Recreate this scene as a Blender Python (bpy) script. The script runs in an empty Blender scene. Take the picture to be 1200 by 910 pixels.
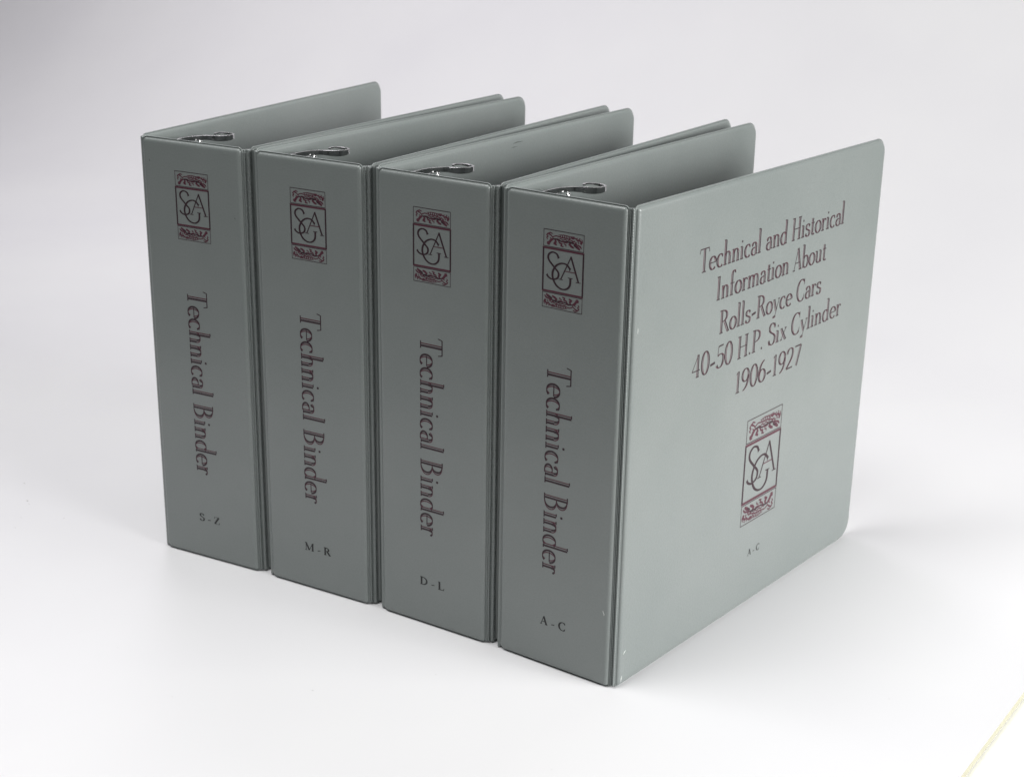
import bpy, bmesh, math, random
from mathutils import Vector, Matrix

random.seed(4)
CM = 0.01
scene = bpy.context.scene
COL = scene.collection

# ------------------------------------------------------------------ camera
CAMP = (40.26740655, -68.59174638, 47.01542464)
YAW, PITCH, ROLL, FPX = -0.60633060, 0.34122250, 0.01744092, 1780.563
fw = Vector((math.sin(YAW)*math.cos(PITCH), math.cos(YAW)*math.cos(PITCH), -math.sin(PITCH)))
r0 = Vector((math.cos(YAW), -math.sin(YAW), 0)); u0 = r0.cross(fw)
rr = r0*math.cos(ROLL)+u0*math.sin(ROLL); uu = -r0*math.sin(ROLL)+u0*math.cos(ROLL)
cam = bpy.data.objects.new('camera', bpy.data.cameras.new('camera'))
COL.objects.link(cam)
M = Matrix((( rr.x, uu.x, -fw.x, CAMP[0]*CM), (rr.y, uu.y, -fw.y, CAMP[1]*CM), (rr.z, uu.z, -fw.z, CAMP[2]*CM), (0, 0, 0, 1)))
cam.matrix_world = M
cam.data.sensor_width = 36
cam.data.lens = 36*FPX/1200
cam.data.clip_start = 0.02; cam.data.clip_end = 50
cam.data.dof.use_dof = True
cam.data.dof.focus_distance = 0.86
cam.data.dof.aperture_fstop = 22
scene.camera = cam

# ------------------------------------------------------------------ world and lamps
world = bpy.data.worlds.new('World'); scene.world = world; world.use_nodes = True
world.node_tree.nodes['Background'].inputs[0].default_value = (0.93, 0.96, 1.0, 1)
world.node_tree.nodes['Background'].inputs[1].default_value = 0.015

def area(name, loc, target, sx, sy, watts, colour):
    d = bpy.data.lights.new(name, 'AREA'); d.shape = 'RECTANGLE'; d.size = sx; d.size_y = sy
    d.energy = watts; d.color = colour
    o = bpy.data.objects.new(name, d); COL.objects.link(o)
    o.location = loc
    o.rotation_euler = (Vector(target)-Vector(loc)).to_track_quat('-Z', 'Y').to_euler()
    return o
WHITE = (1, 0.995, 0.985)
area('softbox_overhead', (-0.3, -0.4, 1.4), (-0.3, -0.4, 0), .6, .6, 13.5, WHITE)
area('softbox_overhead_back', (-0.3, 0.9, 1.4), (-0.3, 0.9, 0), .6, .6, 1.5, WHITE)
area('softbox_overhead_left', (-1.3, -0.4, 1.4), (-1.3, -0.4, 0), .6, .6, 5.2, (.985, .98, 1))
area('softbox_overhead_far_left', (-1.3, 0.9, 1.4), (-1.3, 0.9, 0), .6, .6, 7.6, (.985, .945, 1))
area('softbox_right', (1.6, 0.0, 0.8), (0, 0.1, 0.1), .8, .5, 20.0, WHITE)
area('softbox_right_back', (1.6, 0.6, 0.6), (0, 0.1, 0.1), .8, .5, 20.0, WHITE)
area('softbox_right_low', (1.6, 0.3, 0.3), (0, 0.1, 0.1), .8, .5, 9.4, WHITE)

scene.view_settings.view_transform = 'Standard'
scene.view_settings.look = 'None'
scene.view_settings.exposure = 0.0
scene.view_settings.gamma = 1.0

# ------------------------------------------------------------------ materials
def mat(name):
    m = bpy.data.materials.new(name); m.use_nodes = True
    nt = m.node_tree; return m, nt, nt.nodes['Principled BSDF']

def noise(nt, scale, detail=2, rough=.5, vec=None):
    n = nt.nodes.new('ShaderNodeTexNoise'); n.inputs['Scale'].default_value = scale
    n.inputs['Detail'].default_value = detail; n.inputs['Roughness'].default_value = rough
    if vec: nt.links.new(vec, n.inputs['Vector'])
    return n

def vinyl(name, knurl=False):
    m, nt, p = mat(name)
    tc = nt.nodes.new('ShaderNodeTexCoord')
    geo = tc.outputs['Object']
    big = noise(nt, 9, 3, .6, geo)
    ramp = nt.nodes.new('ShaderNodeValToRGB')
    ramp.color_ramp.elements[0].position = .3; ramp.color_ramp.elements[0].color = (0.205, 0.231, 0.224, 1)
    ramp.color_ramp.elements[1].position = .7; ramp.color_ramp.elements[1].color = (0.229, 0.252, 0.245, 1)
    nt.links.new(big.outputs['Fac'], ramp.inputs[0])
    fine = noise(nt, 900, 2, .6, geo)
    mix = nt.nodes.new('ShaderNodeMix'); mix.data_type = 'RGBA'; mix.blend_type = 'MULTIPLY'
    mix.inputs[0].default_value = .2
    nt.links.new(ramp.outputs[0], mix.inputs[6]); nt.links.new(fine.outputs['Fac'], mix.inputs[7])
    nt.links.new(mix.outputs[2], p.inputs['Base Color'])
    mr = nt.nodes.new('ShaderNodeMapRange'); mr.inputs[3].default_value = .30; mr.inputs[4].default_value = .42
    mid = noise(nt, 30, 4, .65, geo)
    nt.links.new(mid.outputs['Fac'], mr.inputs[0]); nt.links.new(mr.outputs[0], p.inputs['Roughness'])
    p.inputs['Specular IOR Level'].default_value = .7
    b1 = nt.nodes.new('ShaderNodeBump'); b1.inputs['Strength'].default_value = .5; b1.inputs['Distance'].default_value = .00025
    nt.links.new(fine.outputs['Fac'], b1.inputs['Height'])
    b2 = nt.nodes.new('ShaderNodeBump'); b2.inputs['Strength'].default_value = .6; b2.inputs['Distance'].default_value = .0024
    wav = noise(nt, 14, 1, .4, geo)
    nt.links.new(wav.outputs['Fac'], b2.inputs['Height']); nt.links.new(b1.outputs[0], b2.inputs['Normal'])
    last = b2
    if knurl:
        sp = nt.nodes.new('ShaderNodeSeparateXYZ'); nt.links.new(geo, sp.inputs[0])
        mm = nt.nodes.new('ShaderNodeMath'); mm.operation = 'MULTIPLY'; mm.inputs[1].default_value = 2*math.pi/0.0016
        nt.links.new(sp.outputs[2], mm.inputs[0])
        sn = nt.nodes.new('ShaderNodeMath'); sn.operation = 'SINE'; nt.links.new(mm.outputs[0], sn.inputs[0])
        b3 = nt.nodes.new('ShaderNodeBump'); b3.inputs['Strength'].default_value = .3; b3.inputs['Distance'].default_value = .0003
        nt.links.new(sn.outputs[0], b3.inputs['Height']); nt.links.new(b2.outputs[0], b3.inputs['Normal']); last = b3
    nt.links.new(last.outputs[0], p.inputs['Normal'])
    return m

def plain(name, col, rough=.5, metal=0.0, spec=.5):
    m, nt, p = mat(name)
    n = noise(nt, 400, 2)
    mix = nt.nodes.new('ShaderNodeMix'); mix.data_type = 'RGBA'
    mix.inputs[6].default_value = (*[c*.88 for c in col], 1); mix.inputs[7].default_value = (*[min(1, c*1.1) for c in col], 1)
    nt.links.new(n.outputs['Fac'], mix.inputs[0]); nt.links.new(mix.outputs[2], p.inputs['Base Color'])
    p.inputs['Roughness'].default_value = rough; p.inputs['Metallic'].default_value = metal
    p.inputs['Specular IOR Level'].default_value = spec
    return m

VINYL = vinyl('grey_green_vinyl'); HINGE = vinyl('knurled_vinyl', True)
DARKINK = plain('dark_maroon_ink', (0.024, 0.007, 0.013), .5)
REDINK = plain('burgundy_ink', (0.078, 0.016, 0.031), .5)
BLACKINK = plain('black_ink', (0.008, 0.008, 0.009), .5)
CHROME = plain('chromed_steel', (0.46, 0.46, 0.46), .12, 1.0)
SCUFF = plain('white_scuff', (0.75, 0.77, 0.75), .6)
SPECKD = plain('dark_mark', (0.05, 0.055, 0.055), .6)
SPECK = plain('grey_dust', (0.42, 0.41, 0.39), .8)

def paper():
    m, nt, p = mat('white_backdrop_paper')
    tc = nt.nodes.new('ShaderNodeTexCoord')
    n = noise(nt, 3.2, 3, .5, tc.outputs['Object'])
    ramp = nt.nodes.new('ShaderNodeValToRGB')
    ramp.color_ramp.elements[0].position = .3; ramp.color_ramp.elements[0].color = (0.762, 0.759, 0.778, 1)
    ramp.color_ramp.elements[1].position = .65; ramp.color_ramp.elements[1].color = (0.800, 0.799, 0.808, 1)
    nt.links.new(n.outputs['Fac'], ramp.inputs[0])
    nt.links.new(ramp.outputs[0], p.inputs['Base Color'])
    p.inputs['Roughness'].default_value = .55; p.inputs['Specular IOR Level'].default_value = .3
    b = nt.nodes.new('ShaderNodeBump'); b.inputs['Strength'].default_value = .3; b.inputs['Distance'].default_value = .004
    n2 = noise(nt, 5, 1, .4, tc.outputs['Object']); nt.links.new(n2.outputs['Fac'], b.inputs['Height'])
    nt.links.new(b.outputs[0], p.inputs['Normal'])
    return m
PAPER = paper()
EDGE = plain('cream_board_edge', (0.40, 0.39, 0.30), .7)
TABLE = plain('warm_white_table', (0.86, 0.855, 0.80), .6)

# ------------------------------------------------------------------ helpers
def link(name, me, parent=None, m=None, smooth=True):
    o = bpy.data.objects.new(name, me); COL.objects.link(o)
    for mm in (m if isinstance(m, (list, tuple)) else [m]):
        if mm: me.materials.append(mm)
    if smooth:
        for p in me.polygons: p.use_smooth = True
    if parent: o.parent = parent
    return o

def from_lists(name, vs, fs, parent=None, m=None, mi=None, smooth=True):
    me = bpy.data.meshes.new(name)
    me.from_pydata([(v[0]*CM, v[1]*CM, v[2]*CM) for v in vs], [], fs); me.update()
    o = link(name, me, parent, m, smooth)
    if mi:
        for p, k in zip(me.polygons, mi): p.material_index = k
    return o

def round_loop(x0, x1, z0, z1, inset, radii, n=8):
    """rounded rectangle; radii = (x0z0, x1z0, x1z1, x0z1)"""
    x0 += inset; x1 -= inset; z0 += inset; z1 -= inset
    pts = []
    cs = [(x0, z0, 1, 1, 180), (x1, z0, -1, 1, 270), (x1, z1, -1, -1, 0), (x0, z1, 1, -1, 90)]
    for (cx, cz, sx, sz, a0), r in zip(cs, radii):
        r = max(r-inset, .04)
        for k in range(n+1):
            a = math.radians(a0+90*k/n)
            pts.append((cx+sx*r+r*math.cos(a), cz+sz*r+r*math.sin(a)))
    return pts

# edge profile of a welded vinyl-covered board: (inset from the outline, half thickness)
TH = .215
PROFILE = [(0, .028), (.012, .042), (.045, .042), (.055, .014), (.08, .010)]
PROFILE += [(.085+.27*(1-math.cos(math.radians(q))), .025+(TH-.025)*math.sin(math.radians(q))) for q in (8, 20, 32, 45, 58, 70, 80, 90)] + [(.50, TH+.004)]

def panel(name, x0, x1, z0, z1, radii, place, parent, m=None, dent=None):
    """place(u, z, n) -> binder coordinates, n = signed distance out of the middle of the board"""
    loops = [(i, -h) for i, h in reversed(PROFILE)] + [(i, h) for i, h in PROFILE]
    vs, fs = [], []
    N = None
    for i, h in loops:
        L = round_loop(x0, x1, z0, z1, i, radii); N = len(L)
        for (u, z) in L:
            if dent: z = dent(u, z, i)
            vs.append(place(u, z, h))
    for k in range(len(loops)-1):
        for j in range(N):
            a = k*N+j; b = k*N+(j+1) % N
            fs.append((a, b, b+N, a+N))
    fs.append(tuple(range(N))[::-1]); fs.append(tuple(range((len(loops)-1)*N, len(loops)*N)))
    o = from_lists(name, vs, fs, parent, m or VINYL)
    bm = bmesh.new(); bm.from_mesh(o.data); bmesh.ops.recalc_face_normals(bm, faces=bm.faces); bm.to_mesh(o.data); bm.free()
    for p in o.data.polygons:
        p.use_smooth = len(p.vertices) == 4
    return o

# ------------------------------------------------------------------ pen-drawn lettering
class Pen:
    def __init__(self):
        self.vs, self.fs, self.mi, self.k = [], [], [], 0
    def ribbon(self, L, R, mi=0):
        z = (self.k % 14)*3e-4; self.k += 1
        b = len(self.vs)
        for l, r in zip(L, R): self.vs += [(l[0], l[1], z), (r[0], r[1], z)]
        for i in range(len(L)-1):
            self.fs.append((b+2*i, b+2*i+1, b+2*i+3, b+2*i+2)); self.mi.append(mi)
    def stroke(self, P, width, mi=0, inline=None):
        """width(tx, ty, t) -> full width"""
        n = len(P); L, R, A, B = [], [], [], []
        for i, p in enumerate(P):
            q0 = P[max(0, i-1)]; q1 = P[min(n-1, i+1)]
            tx, ty = q1[0]-q0[0], q1[1]-q0[1]; d = math.hypot(tx, ty) or 1; tx /= d; ty /= d
            w = width(tx, ty, i/(n-1)); nx, ny = -ty, tx
            if ty > 0: pass
            L.append((p[0]+nx*w/2, p[1]+ny*w/2)); R.append((p[0]-nx*w/2, p[1]-ny*w/2))
            if inline:
                r1, r2 = inline; s = min(1, w/(r1+r2)); r1 *= s; r2 *= s
                A.append((p[0]+nx*(w/2-r1), p[1]+ny*(w/2-r1))); B.append((p[0]-nx*(w/2-r2), p[1]-ny*(w/2-r2)))
        if inline:
            self.ribbon(L, A, 1); self.ribbon(B, R, 0)
        else: self.ribbon(L, R, mi)
    def dot(self, x, y, r, mi=0, n=10):
        z = (self.k % 14)*3e-4; self.k += 1; b = len(self.vs)
        for i in range(n):
            a = 2*math.pi*i/n; self.vs.append((x+r*math.cos(a), y+r*math.sin(a), z))
        self.fs.append(tuple(range(b, b+n))); self.mi.append(mi)
    def build(self, name, place, parent, mats):
        vs = [place(x, y, z) for x, y, z in self.vs]
        return from_lists(name, vs, self.fs, parent, mats, self.mi, smooth=False)

def bez(p0, p1, p2, p3, n=14):
    out = []
    for i in range(n+1):
        t = i/n; s = 1-t
        out.append(tuple(s**3*a+3*s*s*t*b+3*s*t*t*c+t**3*d for a, b, c, d in zip(p0, p1, p2, p3)))
    return out
def arc(cx, cy, rx, ry, a0, a1, n=22):
    return [(cx+rx*math.cos(math.radians(a0+(a1-a0)*i/n)), cy+ry*math.sin(math.radians(a0+(a1-a0)*i/n))) for i in range(n+1)]

# glyphs: L stem line, H hairline, W line of given width, E ellipse arc, Z bezier, S serif, D dot
CB = [('L', .12, 0, .12, .93), ('S', .12, 0, .1), ('S', .1, .93, .09)]
NA = [('L', .1, 0, .1, .5), ('S', .1, 0, .1), ('S', .06, .5, .05)]
GL = {
 'l': (.25, [('L', .1, 0, .1, 1), ('S', .1, 0, .1), ('S', .06, .99, .05)]),
 'i': (.25, NA+[('D', .1, .72, .05)]),
 'n': (.5, NA+[('E', .235, .33, .125, .18, 180, 0), ('L', .36, .33, .36, 0), ('S', .36, 0, .09)]),
 'h': (.5, [('L', .1, 0, .1, 1), ('S', .1, 0, .1), ('S', .06, .99, .05), ('E', .235, .33, .125, .18, 180, 0), ('L', .36, .33, .36, 0), ('S', .36, 0, .09)]),
 'm': (.76, NA+[('E', .235, .33, .125, .18, 180, 0), ('L', .36, .33, .36, 0), ('S', .36, 0, .08), ('E', .495, .33, .125, .18, 180, 0), ('L', .62, .33, .62, 0), ('S', .62, 0, .09)]),
 'r': (.35, NA+[('E', .22, .34, .11, .16, 175, 60), ('D', .29, .45, .045)]),
 'u': (.5, [('L', .1, .5, .1, .16), ('E', .23, .17, .13, .18, 180, 360), ('L', .36, .5, .36, 0), ('S', .06, .5, .06), ('S', .32, .5, .06), ('S', .39, 0, .05)]),
 'e': (.44, [('E', .22, .25, .17, .26, 5, 318), ('H', .06, .27, .39, .27)]),
 'c': (.41, [('E', .22, .25, .17, .26, 48, 315), ('D', .335, .41, .04)]),
 'o': (.46, [('E', .22, .25, .175, .26, 0, 360)]),
 'a': (.44, [('E', .2, .36, .12, .15, 165, 0), ('L', .32, .36, .32, .02), ('S', .36, .01, .05), ('E', .21, .14, .145, .155, 55, 305), ('D', .09, .39, .04)]),
 'd': (.5, [('E', .21, .25, .16, .26, 42, 318), ('L', .36, 0, .36, 1), ('S', .32, .99, .05), ('S', .4, 0, .05)]),
 'b': (.48, [('L', .1, 0, .1, 1), ('S', .06, .99, .05), ('E', .25, .25, .16, .26, 138, -138)]),
 's': (.37, [('Z', (.29, .42), (.25, .55), (.05, .55), (.07, .37)), ('Z', (.07, .37), (.08, .25), (.31, .27), (.3, .13)), ('Z', (.3, .13), (.3, -.06), (.08, -.05), (.05, .1)), ('H', .29, .5, .29, .38), ('H', .05, .14, .05, 0)]),
 't': (.31, [('L', .13, .08, .13, .7), ('E', .2, .08, .07, .09, 180, 330), ('H', .03, .5, .27, .5)]),
 'f': (.31, [('L', .12, 0, .12, .82), ('E', .22, .82, .1, .18, 180, 45), ('H', .02, .5, .27, .5), ('S', .12, 0, .1), ('D', .3, .92, .04)]),
 'y': (.43, [('L', .06, .5, .22, .03), ('H', .38, .5, .17, -.18), ('Z', (.17, -.18), (.14, -.27), (.08, -.28), (.05, -.22)), ('S', .07, .5, .07), ('S', .37, .5, .06), ('D', .06, -.22, .04)]),
 'x': (.42, [('L', .07, .5, .34, 0), ('H', .34, .5, .07, 0), ('S', .08, .5, .07), ('S', .33, .5, .06), ('S', .08, 0, .06), ('S', .34, 0, .07)]),
 '-': (.34, [('W', .04, .25, .29, .30, .10)]),
 '.': (.18, [('D', .07, .04, .055)]),
 ' ': (.26, []),
 'T': (.56, [('L', .28, 0, .28, .93), ('S', .28, 0, .12), ('W', .03, .93, .53, .93, .045), ('W', .04, .93, .0, .76, .035), ('W', .52, .93, .55, .76, .035)]),
 'H': (.66, CB+[('L', .5, 0, .5, .93), ('S', .5, 0, .1), ('S', .5, .93, .1), ('H', .12, .48, .5, .48)]),
 'I': (.29, CB),
 'A': (.6, [('H', .28, .95, .07, 0), ('L', .28, .95, .5, 0), ('H', .14, .32, .42, .32), ('S', .07, 0, .08), ('S', .5, 0, .1)]),
 'R': (.6, CB+[('Z', (.12, .93), (.52, .96), (.52, .45), (.14, .47)), ('L', .3, .46, .53, 0), ('S', .54, 0, .06)]),
 'P': (.52, CB+[('Z', (.12, .93), (.54, .96), (.54, .42), (.14, .44))]),
 'C': (.6, [('E', .33, .46, .27, .48, 48, 312), ('H', .51, .95, .51, .68), ('H', .51, .1, .53, .26)]),
 'G': (.64, [('E', .33, .46, .27, .48, 48, 318), ('H', .51, .95, .51, .68), ('L', .52, .4, .52, .06), ('S', .5, .4, .1)]),
 'S': (.48, [('Z', (.38, .76), (.34, 1.0), (.05, 1.02), (.07, .7)), ('Z', (.07, .7), (.09, .48), (.42, .5), (.41, .24)), ('Z', (.41, .24), (.4, -.09), (.08, -.07), (.06, .2)), ('H', .39, .92, .38, .7), ('H', .06, .24, .05, .02)]),
 'B': (.6, CB+[('Z', (.12, .93), (.48, .96), (.48, .48), (.14, .5)), ('Z', (.16, .5), (.58, .54), (.58, -.03), (.12, .01))]),
 'D': (.68, CB+[('Z', (.12, .92), (.72, .98), (.72, -.05), (.12, .01))]),
 'L': (.56, CB+[('W', .12, .03, .5, .03, .09), ('W', .48, 0, .5, .26, .09)]),
 'M': (.82, [('H', .1, 0, .1, .93), ('L', .1, .93, .38, .04), ('H', .38, .04, .66, .93), ('L', .68, .93, .68, 0), ('S', .1, 0, .09), ('S', .08, .93, .08), ('S', .68, 0, .1), ('S', .7, .93, .08)]),
 'Z': (.58, [('W', .07, .91, .46, .91, .045), ('L', .47, .92, .07, .02), ('W', .06, .02, .49, .02, .045), ('H', .08, .92, .06, .7), ('H', .49, .02, .51, .25)]),
 '4': (.5, [('L', .34, 0, .34, .93), ('H', .34, .93, .04, .28), ('W', .04, .28, .46, .28, .045), ('S', .34, 0, .08)]),
 '0': (.48, [('E', .24, .46, .18, .48, 0, 360)]),
 '5': (.46, [('W', .11, .91, .38, .93, .06), ('H', .12, .92, .09, .52), ('Z', (.09, .51), (.28, .66), (.46, .52), (.4, .25)), ('Z', (.4, .25), (.36, -.05), (.1, -.08), (.06, .14))]),
 '1': (.34, [('L', .17, 0, .17, .93), ('S', .17, 0, .1), ('H', .17, .93, .06, .82)]),
 '9': (.47, [('E', .23, .65, .17, .28, 0, 360), ('Z', (.4, .62), (.41, .3), (.3, .05), (.12, -.01))]),
 '6': (.47, [('E', .23, .28, .17, .28, 0, 360), ('Z', (.06, .31), (.05, .63), (.16, .88), (.34, .94))]),
 '2': (.46, [('Z', (.07, .7), (.08, 1.0), (.42, 1.03), (.4, .68)), ('Z', (.4, .68), (.38, .4), (.15, .22), (.06, .03)), ('W', .06, .03, .42, .04, .065)]),
 '7': (.45, [('W', .06, .9, .42, .9, .065), ('L', .42, .9, .2, 0)]),
}
def write(pen, text, x0, x1, y, h, stem=.12, hair=.03, inline=(.03, .048), track=0.0, solid_mi=0):
    adv = sum(GL[c][0]+track for c in text)-track-.06
    kx = (x1-x0)/adv; x = x0
    def W(tx, ty, t): return (hair+(stem-hair)*abs(ty)**1.4)*h
    il = None if inline is None else (inline[0]*h, inline[1]*h)
    for c in text:
        T = lambda a, b: (x+a*kx, y+b*h)
        for g in GL[c][1]:
            k = g[0]
            if k == 'L':
                n = 5; P = [T(g[1]+(g[3]-g[1])*i/n, g[2]+(g[4]-g[2])*i/n) for i in range(n+1)]
                if inline is not None and g[4] < g[2]: P = P[::-1]
                pen.stroke(P, lambda a, b, t: stem*h, solid_mi, il)
            elif k == 'H': pen.stroke([T(g[1], g[2]), T(g[3], g[4])], lambda a, b, t: hair*h, solid_mi)
            elif k == 'W': pen.stroke([T(g[1], g[2]), T(g[3], g[4])], lambda a, b, t: g[5]*h, solid_mi)
            elif k == 'S': pen.stroke([T(g[1]-g[3], g[2]+.012), T(g[1]+g[3], g[2]+.012)], lambda a, b, t: (hair+.006)*h, solid_mi)
            elif k == 'D': pen.dot(*T(g[1], g[2]), g[3]*h, solid_mi)
            elif k == 'E': pen.stroke([T(*p) for p in arc(*g[1:])], W, solid_mi, il)
            elif k == 'Z': pen.stroke([T(*p) for p in bez(*g[1:])], W, solid_mi, il)
        x += (GL[c][0]+track)*kx

# heraldic beast, drawn in a 2.6 x 1.0 box
LION = [
 ([(.58, .58), (.8, .66), (1.15, .58), (1.5, .6), (1.95, .52)], .20),
 ([(1.65, .62), (1.9, .66), (2.1, .58), (2.2, .44)], .27),
 ([(1.95, .40), (2.1, .36), (2.2, .30)], .16),
 ([(2.12, .70), (2.3, .74), (2.44, .62), (2.36, .5)], .08),
 ([(1.98, .86), (2.08, .78), (2.2, .86)], .05), ([(1.78, .84), (1.88, .74), (1.98, .8)], .05),
 ([(1.62, .84), (1.68, .72)], .05), ([(1.48, .86), (1.52, .7)], .05), ([(1.34, .88), (1.38, .7)], .05), ([(1.2, .86), (1.24, .7)], .05), ([(1.06, .84), (1.1, .7)], .05),
 ([(.95, .84), (1.3, .9), (1.7, .86), (2.0, .9)], .035),
 ([(.62, .60), (.46, .76), (.28, .84), (.18, .72), (.3, .64)], .06), ([(.28, .84), (.42, .92), (.58, .86)], .05),
 ([(.3, .64), (.18, .56), (.26, .46)], .05), ([(.40, .60), (.5, .52), (.44, .44)], .05),
 ([(.62, .54), (.46, .42), (.38, .28), (.22, .24)], .11), ([(.22, .24), (.28, .14), (.42, .16)], .055),
 ([(.74, .52), (.8, .38), (.68, .26), (.86, .18)], .10), ([(.95, .5), (1.02, .36), (1.2, .30), (1.12, .18), (1.3, .14)], .07),
 ([(1.15, .48), (1.36, .42), (1.55, .44)], .05), ([(.85, .62), (1.0, .56), (1.1, .63), (1.25, .56), (1.4, .63), (1.55, .55), (1.7, .64)], .04), ([(1.8, .66), (1.9, .52), (2.0, .64), (2.08, .48), (2.16, .58)], .045), ([(1.3, .34), (1.46, .28), (1.44, .18)], .05),
 ([(1.78, .5), (1.66, .36), (1.82, .24), (1.96, .18)], .10), ([(2.0, .46), (2.1, .3), (2.26, .2), (2.36, .12)], .11),
 ([(2.2, .42), (2.36, .34), (2.46, .22)], .07), ([(2.46, .82), (2.5, .64), (2.42, .46)], .05), ([(2.3, .88), (2.36, .8)], .05),
]
def draw_lion(pen, x0, y0, kx, ky, flip=False):
    for P, w in LION:
        Q = []
        for i in range(len(P)-1):
            for t in (0, .5): Q.append((P[i][0]*(1-t)+P[i+1][0]*t, P[i][1]*(1-t)+P[i+1][1]*t))
        Q.append(P[-1])
        Q = [((2.6-a, 1-b) if flip else (a, b)) for a, b in Q]
        pen.stroke([(x0+a*kx, y0+b*ky) for a, b in Q], lambda tx, ty, t: w*kx*(.85+.55*math.sin(math.pi*t)), 1, (.06*kx, .075*kx) if w > .12 else None)

def emblem(parent, place, x0, z0, w, h):
    """frames, monogram and beasts in a box w wide and h high"""
    k = w/2.6
    pen = Pen()
    def rect(a, b, c, d, t, mi=0):
        pen.stroke([(a-t/2, b), (c+t/2, b)], lambda *_: t, mi); pen.stroke([(a-t/2, d), (c+t/2, d)], lambda *_: t, mi)
        pen.stroke([(a, b), (a, d)], lambda *_: t, 0); pen.stroke([(c, b), (c, d)], lambda *_: t, 0)
    H = h
    zb = z0; z1 = z0+.195*H; z2 = z0+.215*H; z3 = z0+.765*H; z4 = z0+.785*H; z5 = z0+H
    rect(x0, zb, x0+w, z1, .036*k); rect(x0, z4, x0+w, z5, .036*k); rect(x0, z2, x0+w, z3, .10*k, 1)
    fr = pen.build('frame_print', place, parent, [DARKINK, REDINK])
    pen = Pen(); pen.k = 2
    bh = z3-z2
    T = lambda u, v: (x0+u*w, z2+v*bh)
    wd = lambda tx, ty, t: (.075+.055*abs(ty))*k
    def sm(P, n=6):
        out = []
        for i in range(len(P)-1):
            p0 = P[max(0, i-1)]; p1 = P[i]; p2 = P[i+1]; p3 = P[min(len(P)-1, i+2)]
            for j in range(n):
                t = j/n
                out.append(tuple(.5*((2*b)+(c-a)*t+(2*a-5*b+4*c-d)*t*t+(-a+3*b-3*c+d)*t**3) for a, b, c, d in zip(p0, p1, p2, p3)))
        out.append(P[-1]); return out
    pen.stroke(sm([T(.385, .80), T(.34, .89), T(.23, .92), T(.135, .85), T(.14, .73), T(.29, .57), T(.39, .46), T(.37, .34), T(.25, .29), T(.15, .32), T(.10, .375)]), wd)
    pen.stroke([T(.36, .79), T(.41, .83)], lambda *_: .04*k); pen.stroke([T(.08, .36), T(.12, .40)], lambda *_: .04*k)
    pen.stroke([T(.70, .89), T(.45, .32)], lambda *_: .07*k); pen.stroke([T(.69, .89), T(.895, .32)], lambda *_: .11*k)
    pen.stroke([T(.55, .53), T(.81, .53)], lambda *_: .045*k, 1)
    pen.stroke([T(.40, .32), T(.51, .32)], lambda *_: .04*k); pen.stroke([T(.83, .32), T(.95, .32)], lambda *_: .04*k)
    pen.stroke(sm([T(.68, .59), T(.60, .68), T(.48, .70), T(.34, .63), T(.25, .48), T(.25, .33), T(.33, .18), T(.45, .105), T(.58, .11), T(.68, .21), T(.695, .39)]), wd)
    pen.stroke([T(.63, .39), T(.75, .39)], lambda *_: .04*k); pen.stroke([T(.66, .55), T(.70, .62)], lambda *_: .04*k)
    pen.build('monogram', place, parent, [DARKINK, REDINK])
    for zz, fl in ((z4, False), (zb, True)):
        pen = Pen(); pen.k = 2
        draw_lion(pen, x0, zz, k, .195*H, fl)
        pen.build('beast_print', place, parent, [DARKINK, REDINK])

# ------------------------------------------------------------------ setting
SX0, SX1 = -260.0, 20.23
def sweep():
    prof = []                                   # (y, z) of the upper face
    prof += [(-40, 0), (0, 0), (40, 0), (58, 0)]
    R = 75
    for i in range(1, 25):
        a = math.radians(86*i/24); prof.append((58+R*math.sin(a), R-R*math.cos(a)))
    y, z = prof[-1]; prof.append((y+5, z+70))
    t = .5
    nrm = []
    for i in range(len(prof)):
        a = prof[max(0, i-1)]; b = prof[min(len(prof)-1, i+1)]
        dy, dz = b[0]-a[0], b[1]-a[1]; d = math.hypot(dy, dz); nrm.append((-dz/d, dy/d))
    vs, fs, mi = [], [], []
    n = len(prof)
    for x in (SX0, SX1):
        for p in prof: vs.append((x, p[0], p[1]))
        for p, q in zip(prof, nrm): vs.append((x, p[0]-q[0]*t, p[1]-q[1]*t))
    for i in range(n-1):
        a = i; b = i+1; c = 2*n+i; d = 2*n+i+1
        fs.append((a, c, d, b)); mi.append(0)
        fs.append((a+n, b+n, d+n, c+n)); mi.append(0)
        fs.append((a, b, b+n, a+n)); mi.append(1)
        fs.append((c, c+n, d+n, d)); mi.append(1)
    fs.append((0, n, 3*n, 2*n)); mi.append(1); fs.append((n-1, 3*n-1, 4*n-1, 2*n-1)); mi.append(1)
    o = from_lists('backdrop', vs, fs, None, [PAPER, EDGE], mi)
    for p in o.data.polygons: p.use_smooth = p.material_index == 0
    # split top from edges so that the shading normals stay true
    o.data.set_sharp_from_angle(angle=math.radians(40))
    o['kind'] = 'structure'
sweep()
tb = from_lists('table', [(x, y, z) for z in (-4, -.56) for x, y in ((-290, -43), (40, -43), (40, 165), (-290, 165))],
    [(3, 2, 1, 0), (4, 5, 6, 7), (0, 1, 5, 4), (1, 2, 6, 5), (2, 3, 7, 6), (3, 0, 4, 7)], None, TABLE, smooth=False)
tb['kind'] = 'structure'

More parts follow.
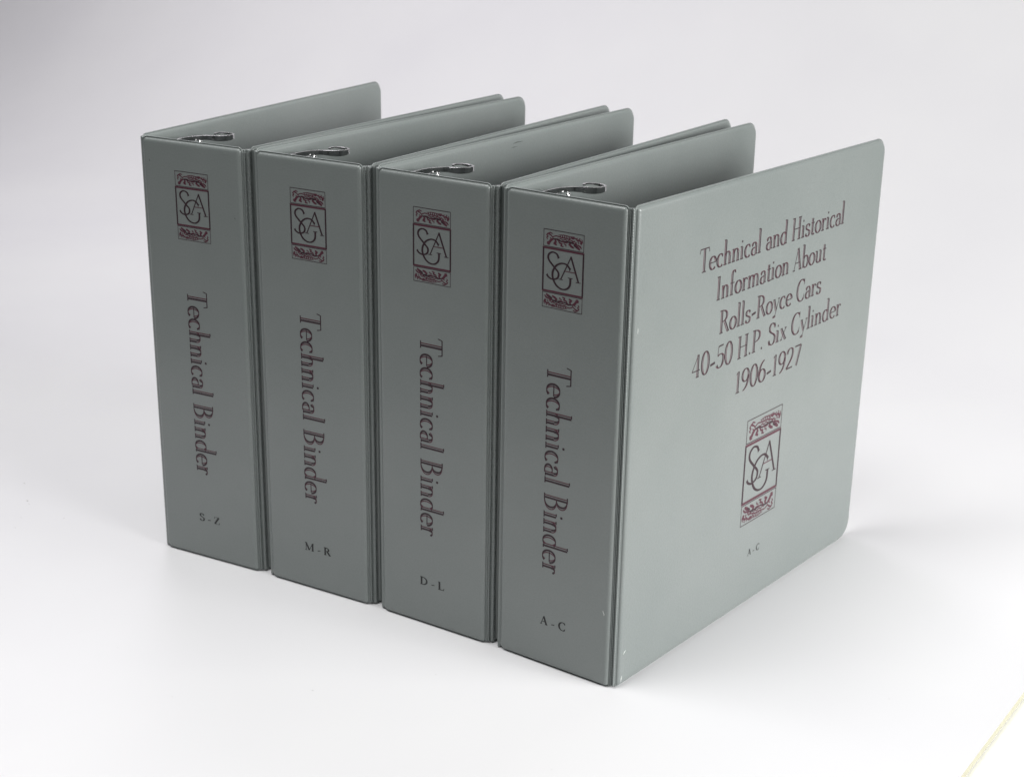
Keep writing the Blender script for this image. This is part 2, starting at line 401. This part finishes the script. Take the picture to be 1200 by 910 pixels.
# ------------------------------------------------------------------ binders
HT = 29.2; D = 28.90
def make_binder(BL, t, W, a, b, rc, lc, rng, label, cover_print=False, dent=None):
    root = bpy.data.objects.new('ring_binder', None); COL.objects.link(root)
    c, s = math.cos(t), math.sin(t)
    root.location = ((BL[0]+c*W/2)*CM, (BL[1]+s*W/2)*CM, 0)
    root.rotation_euler = (0, 0, t)
    root.empty_display_size = .05
    root['label'] = label; root['category'] = 'binder'; root['group'] = 'ring binders standing side by side'
    ox = -W/2
    T = TH+.004
    # spine board
    sp = lambda u, z, n: (u+ox, T-n, z)
    panel('spine_panel', 0, W, 0.0, HT, (.45, .3, .3, .4), sp, root, dent=dent)
    # covers
    def cover_place(side, ang):
        h0 = (W+a, b) if side > 0 else (-a, b)
        ux, uy = -math.sin(ang), math.cos(ang)
        nx, ny = (math.cos(ang), math.sin(ang)) if side > 0 else (-math.cos(ang), -math.sin(ang))
        def pl(u, z, n):
            bow = .0
            return (h0[0]+ux*u+nx*(n-T+bow)+ox, h0[1]+uy*u+ny*(n-T+bow), z)
        return pl
    cr = cover_place(1, rc); cl = cover_place(-1, lc)
    panel('front_cover', 0, D, 0.0, HT, (.3, 1.3, 1.0, .3), cr, root)
    panel('back_cover', 0, D, 0.0, HT, (.3, 1.3, 1.0, .3), cl, root)
    # hinges: vertical strips of vinyl with a welded cord between two grooves
    for side in (1, -1):
        e0 = (W-.03, T) if side > 0 else (.03, T)
        pl = cr if side > 0 else cl
        q = pl(.03, 0, 0); e1 = (q[0]-ox, q[1])
        dx, dy = e1[0]-e0[0], e1[1]-e0[1]; L = math.hypot(dx, dy)
        nx, ny = (dy/L, -dx/L) if side > 0 else (-dy/L, dx/L)
        n = 30; vs, fs = [], []
        zs = [.12, .16]+[.16+(HT-.32)*k/12 for k in range(1, 12)]+[HT-.16, HT-.12]
        for z in zs:
            for side2 in (1, -1):
                for i in range(n+1):
                    u = i/n
                    if side > 0:                                          # groove, knurled cord, groove, rounded shoulder
                        cord = .10*math.exp(-((u-.24)/.085)**2)
                        sh = .16*math.sin(math.pi*min(1, max(0, (u-.44)/.56)))**.6
                        off = .0+cord+sh if side2 > 0 else -.05
                    else:
                        off = .15*math.sin(math.pi*u)**.6 if side2 > 0 else -.04
                    vs.append((e0[0]+dx*u+nx*off+ox, e0[1]+dy*u+ny*off, z))
        m2 = 2*(n+1)
        for k in range(len(zs)-1):
            for i in range(n):
                A = k*m2+i; fs.append((A, A+1, A+1+m2, A+m2))
                Bq = k*m2+n+1+i; fs.append((Bq, Bq+m2, Bq+1+m2, Bq+1))
        for k in (0, len(zs)-1):
            for i in range(n):
                A = k*m2+i; Bq = A+n+1; fs.append((A, A+1, Bq+1, Bq))
        for k in range(len(zs)-1):
            for i in (0, n):
                A = k*m2+i; Bq = A+n+1; fs.append((A, Bq, Bq+m2, A+m2))
        o = from_lists('hinge', vs, fs, root, HINGE if side > 0 else VINYL)
        bm = bmesh.new(); bm.from_mesh(o.data); bmesh.ops.recalc_face_normals(bm, faces=bm.faces); bm.to_mesh(o.data); bm.free()
    # print on the spine
    face = lambda u, z, n: (u+ox, -.004-n, z)
    em = bpy.data.objects.new('emblem', None); COL.objects.link(em); em.parent = root
    emblem(em, face, W/2-1.32, 22.74, 2.64, 4.47)
    pen = Pen()
    write(pen, 'Technical Binder', 9.8, 22.8, 0, 1.72, stem=.14, hair=.04, inline=(.040, .070))
    # reads downwards: text x -> -z, text y -> +u
    tx = lambda x, y, n: (3.15+y+ox, -.004-n, 29.2-x)
    pen.build('title_lettering', tx, root, [DARKINK, REDINK])
    pen = Pen()
    rt = rng.replace('-', ' - ')
    wd = sum(GL[ch][0] for ch in rt)
    hw = {'A-C': .9, 'D-L': .92, 'M-R': 1.02, 'S-Z': .86}[rng]
    write(pen, rt, W/2-.02-hw, W/2-.02+hw, 2.82, .56, stem=.24, hair=.085, inline=None, track=.0)
    pen.build('range_lettering', face, root, [BLACKINK])
    if cover_print:
        fc = lambda u, z, n: cr(u, z, T+.004+n)
        pen = Pen()
        for txt, x0, x1, y in (('Technical and Historical', 6.35, 23.6, 24.24), ('Information About', 8.4, 21.5, 22.2),
                               ('Rolls-Royce Cars', 8.95, 21.2, 20.02), ('40-50 H.P. Six Cylinder', 6.15, 24.25, 17.86), ('1906-1927', 11.2, 19.15, 15.62)):
            write(pen, txt, x0, x1, y, 1.5, stem=.15, hair=.038, inline=(.042, .072))
        pen.build('cover_lettering', fc, root, [DARKINK, REDINK])
        e2 = bpy.data.objects.new('emblem', None); COL.objects.link(e2); e2.parent = root
        emblem(e2, fc, 13.1, 6.02, 4.28, 7.3)
        pen = Pen(); write(pen, 'A - C', 14.3, 15.75, 3.55, .46, stem=.22, hair=.08, inline=None)
        pen.build('range_lettering', fc, root, [BLACKINK])
    # ring mechanism on the inner face of the back cover
    inn = lambda u, z, n: cl(u, z, -T-n)          # n = height off the inner face
    mech = bpy.data.objects.new('ring_mechanism', None); COL.objects.link(mech); mech.parent = root
    vs, fs = [], []; N = 14
    zs = [.8, 1.0, 28.1, 28.3]
    for k, z in enumerate(zs):
        for i in range(N+1):
            q = i/N; h = 1.0*math.sin(math.pi*q)**.55 if 0 < i < N else 0
            if k in (0, 3): h *= .8
            vs.append(inn(1.1+3.6*q, z, h+.01))
    for k in range(3):
        for i in range(N):
            A = k*(N+1)+i; fs.append((A, A+1, A+N+2, A+N+1))
    fs.append(tuple(range(N+1))); fs.append(tuple(range(3*(N+1), 4*(N+1)))[::-1])
    o = from_lists('metal_bar', vs, fs, mech, CHROME)
    for p in o.data.polygons: p.use_smooth = len(p.vertices) == 4
    def tube(name, P, r, parent, n=10):
        vs, fs = [], []
        m = len(P)
        for i, p in enumerate(P):
            p = Vector(p); tg = (Vector(P[min(m-1, i+1)])-Vector(P[max(0, i-1)])).normalized()
            A = tg.cross(Vector((0, 0, 1))).normalized(); Bq = tg.cross(A)
            for j in range(n):
                an = 2*math.pi*j/n; vs.append(tuple(p+A*math.cos(an)*r+Bq*math.sin(an)*r))
        for i in range(m-1):
            for j in range(n):
                fs.append((i*n+j, i*n+(j+1) % n, (i+1)*n+(j+1) % n, (i+1)*n+j))
        fs.append(tuple(range(n))[::-1]); fs.append(tuple(range((m-1)*n, m*n)))
        return from_lists(name, vs, fs, parent, CHROME)
    for z in (14.6-10.8, 14.6, 14.6+10.8):
        P = [inn(1.7, z, .8), inn(1.3, z, 2.2), inn(1.2, z, 4.2), inn(1.5, z, 5.4), inn(2.3, z, 6.1), inn(3.2, z, 6.1), inn(3.9, z, 5.5), inn(4.2, z, 4.2), inn(4.2, z, 2.2), inn(4.1, z, .8)]
        tube('ring', P, .19, mech)
    # opening lever: a formed strip standing on edge, its tip rolled into a loop
    lp = [(.85, .9), (1.15, 1.25), (1.30, 1.65), (1.40, 2.5), (1.47, 3.3), (1.75, 4.0), (2.15, 4.38), (2.6, 4.45), (3.0, 4.6), (3.3, 4.95), (3.25, 5.4), (2.9, 5.7), (2.45, 5.72), (2.05, 5.55), (1.95, 5.2), (2.1, 4.95)]
    top = [28.5, 28.62, 28.78, 28.82, 28.8, 28.78, 28.76, 28.78, 28.8, 28.82, 28.82, 28.8, 28.8, 28.8, 28.8, 28.8]
    hgt = [.5, .5, .45, .34, .30, .30, .32, .36, .38, .36, .3, .2, .14, .1, .1, .08]
    vs, fs = [], []; m = len(lp)
    # refine
    def rs(A, k=4):
        out = []
        for i in range(len(A)-1):
            p0 = A[max(0, i-1)]; p1 = A[i]; p2 = A[i+1]; p3 = A[min(len(A)-1, i+2)]
            for j in range(k):
                tt = j/k
                out.append(.5*((2*p1)+(p2-p0)*tt+(2*p0-5*p1+4*p2-p3)*tt*tt+(-p0+3*p1-3*p2+p3)*tt**3))
        out.append(A[-1]); return out
    X = rs([p[0] for p in lp]); Y = rs([p[1] for p in lp]); TT = rs(top); HH = rs(hgt); m = len(X)
    prof = [(-.05, 0), (.05, 0), (.08, .06), (.075, .95), (.05, 1), (-.05, 1), (-.075, .95), (-.08, .06)]
    for i in range(m):
        tx_, ty_ = X[min(m-1, i+1)]-X[max(0, i-1)], Y[min(m-1, i+1)]-Y[max(0, i-1)]; d = math.hypot(tx_, ty_)
        nx, ny = -ty_/d, tx_/d
        for (o_, f_) in prof:
            vs.append((X[i]+nx*o_+ox, Y[i]+ny*o_, TT[i]-HH[i]*(1-f_)))
    k = len(prof)
    for i in range(m-1):
        for j in range(k): fs.append((i*k+j, (i+1)*k+j, (i+1)*k+(j+1) % k, i*k+(j+1) % k))
    fs.append(tuple(range(k))); fs.append(tuple(range((m-1)*k, m*k))[::-1])
    o = from_lists('lever', vs, fs, mech, CHROME)
    bm = bmesh.new(); bm.from_mesh(o.data); bmesh.ops.recalc_face_normals(bm, faces=bm.faces); bm.to_mesh(o.data); bm.free()
    o.data.set_sharp_from_angle(angle=math.radians(50))
    tube('lever_post', [(1.75+ox, 3.55, 27.7), (1.8+ox, 3.6, 28.2), (1.9+ox, 3.7, 28.5)], .11, mech)
    return root, cr, cl

def sz_dent(u, z, i):
    if z < 1 and 5.2 < u < 7.0: return z+.10*math.sin(math.pi*(u-5.2)/1.8)
    return z
R_ = math.radians
W0, A0, B0 = 8.02122588, .55368758, .59161238
def bl(BR, t, W): return (BR[0]-W*math.cos(t), BR[1]-W*math.sin(t))
sz, _, _ = make_binder(bl((-27.316, -1.239), .120698, W0), .120698, W0, A0, B0, R_(-4.822), R_(.695), 'S-Z',
            'grey-green ring binder marked S-Z on its spine, at the far left end', dent=sz_dent)
make_binder(bl((-18.178, -.4544), .0912979, W0), .0912979, W0, A0, B0, R_(-3.076), R_(-6.069), 'M-R',
            'grey-green ring binder marked M-R on its spine, between S-Z and D-L')
dl, _, dl_back = make_binder(bl((-9.031, -.0309), .0447475, W0), .0447475, W0, A0, B0, R_(-1.781), R_(-3.496), 'D-L',
            'grey-green ring binder marked D-L on its spine, just left of A-C')
ac, ac_cover, _ = make_binder((-8.004, 0), 0.0, 8.004, .44083, .35348, R_(-4.635), R_(-2.385), 'A-C',
            'nearest grey-green ring binder, marked A-C, its front cover printed with a title and emblem', cover_print=True)

# white nicks in the vinyl of the nearest binder
def nick(P, r, place, parent, m=None):
    pen = Pen(); pen.k = 8
    pen.stroke(P, lambda tx, ty, t: r*(.25+.7*math.sin(math.pi*t)), 0); pen.build('scuff', place, parent, [m or SCUFF])
wx = -8.004/2
nick([(7.47, 5.05), (7.50, 4.92), (7.56, 4.82), (7.55, 4.72)], .05, lambda u, z, n: (u+wx, -.006-n, z), ac)
fcp = lambda u, z, n: ac_cover(u, z, TH+.011+n)
nick([(.48, 2.10), (.6, 2.22), (.72, 2.30)], .07, fcp, ac)
nick([(.35, .30), (.38, .5), (.43, .7)], .07, fcp, ac)
nick([(.44, 22.0), (.46, 22.2), (.45, 22.35)], .04, fcp, ac)

nick([(13.4, 28.62), (13.8, 28.66), (14.5, 28.64)], .06, lambda u, z, n: dl_back(u, z, -TH-.012-n), dl, SPECKD)
nick([(13.2, 28.35), (13.5, 28.38), (13.9, 28.36)], .04, lambda u, z, n: dl_back(u, z, -TH-.012-n), dl, SPECKD)
szf = lambda u, z, n: (u-W0/2, -.006-n, z)
nick([(.62, 27.75), (.66, 27.68), (.68, 27.6)], .05, szf, sz, SPECKD)
nick([(7.35, 24.7), (7.38, 24.65), (7.4, 24.6)], .05, szf, sz, SPECKD)

# flecks of dust and grit on the paper
pen = Pen(); pen.k = 5
for (x, y, r) in [(-49.6, -3.0, .12), (-49.0, -3.3, .07), (-46.4, -6.6, .06), (-47.5, -5.2, .05), (-44.9, -3.4, .06), (-52.5, -1.0, .10), (-55.5, -2.6, .14), (-54.6, -2.3, .10), (-50.5, 1.5, .05),
                  (-13.9, -10.6, .06), (-9.2, -4.8, .04), (-27, -14, .03), (2, -9, .03), (12, -4, .03), (14, 9, .04), (-20, -16, .03), (-38, -14, .03)]:
    pen.stroke([(x-r, y-.2*r), (x, y+.3*r), (x+r, y)], lambda tx, ty, t: r*(.35+.5*math.sin(math.pi*t)), 0)
o = pen.build('dust_specks', lambda x, y, n: (x, y, .012+n), None, [SPECK]); o['kind'] = 'stuff'
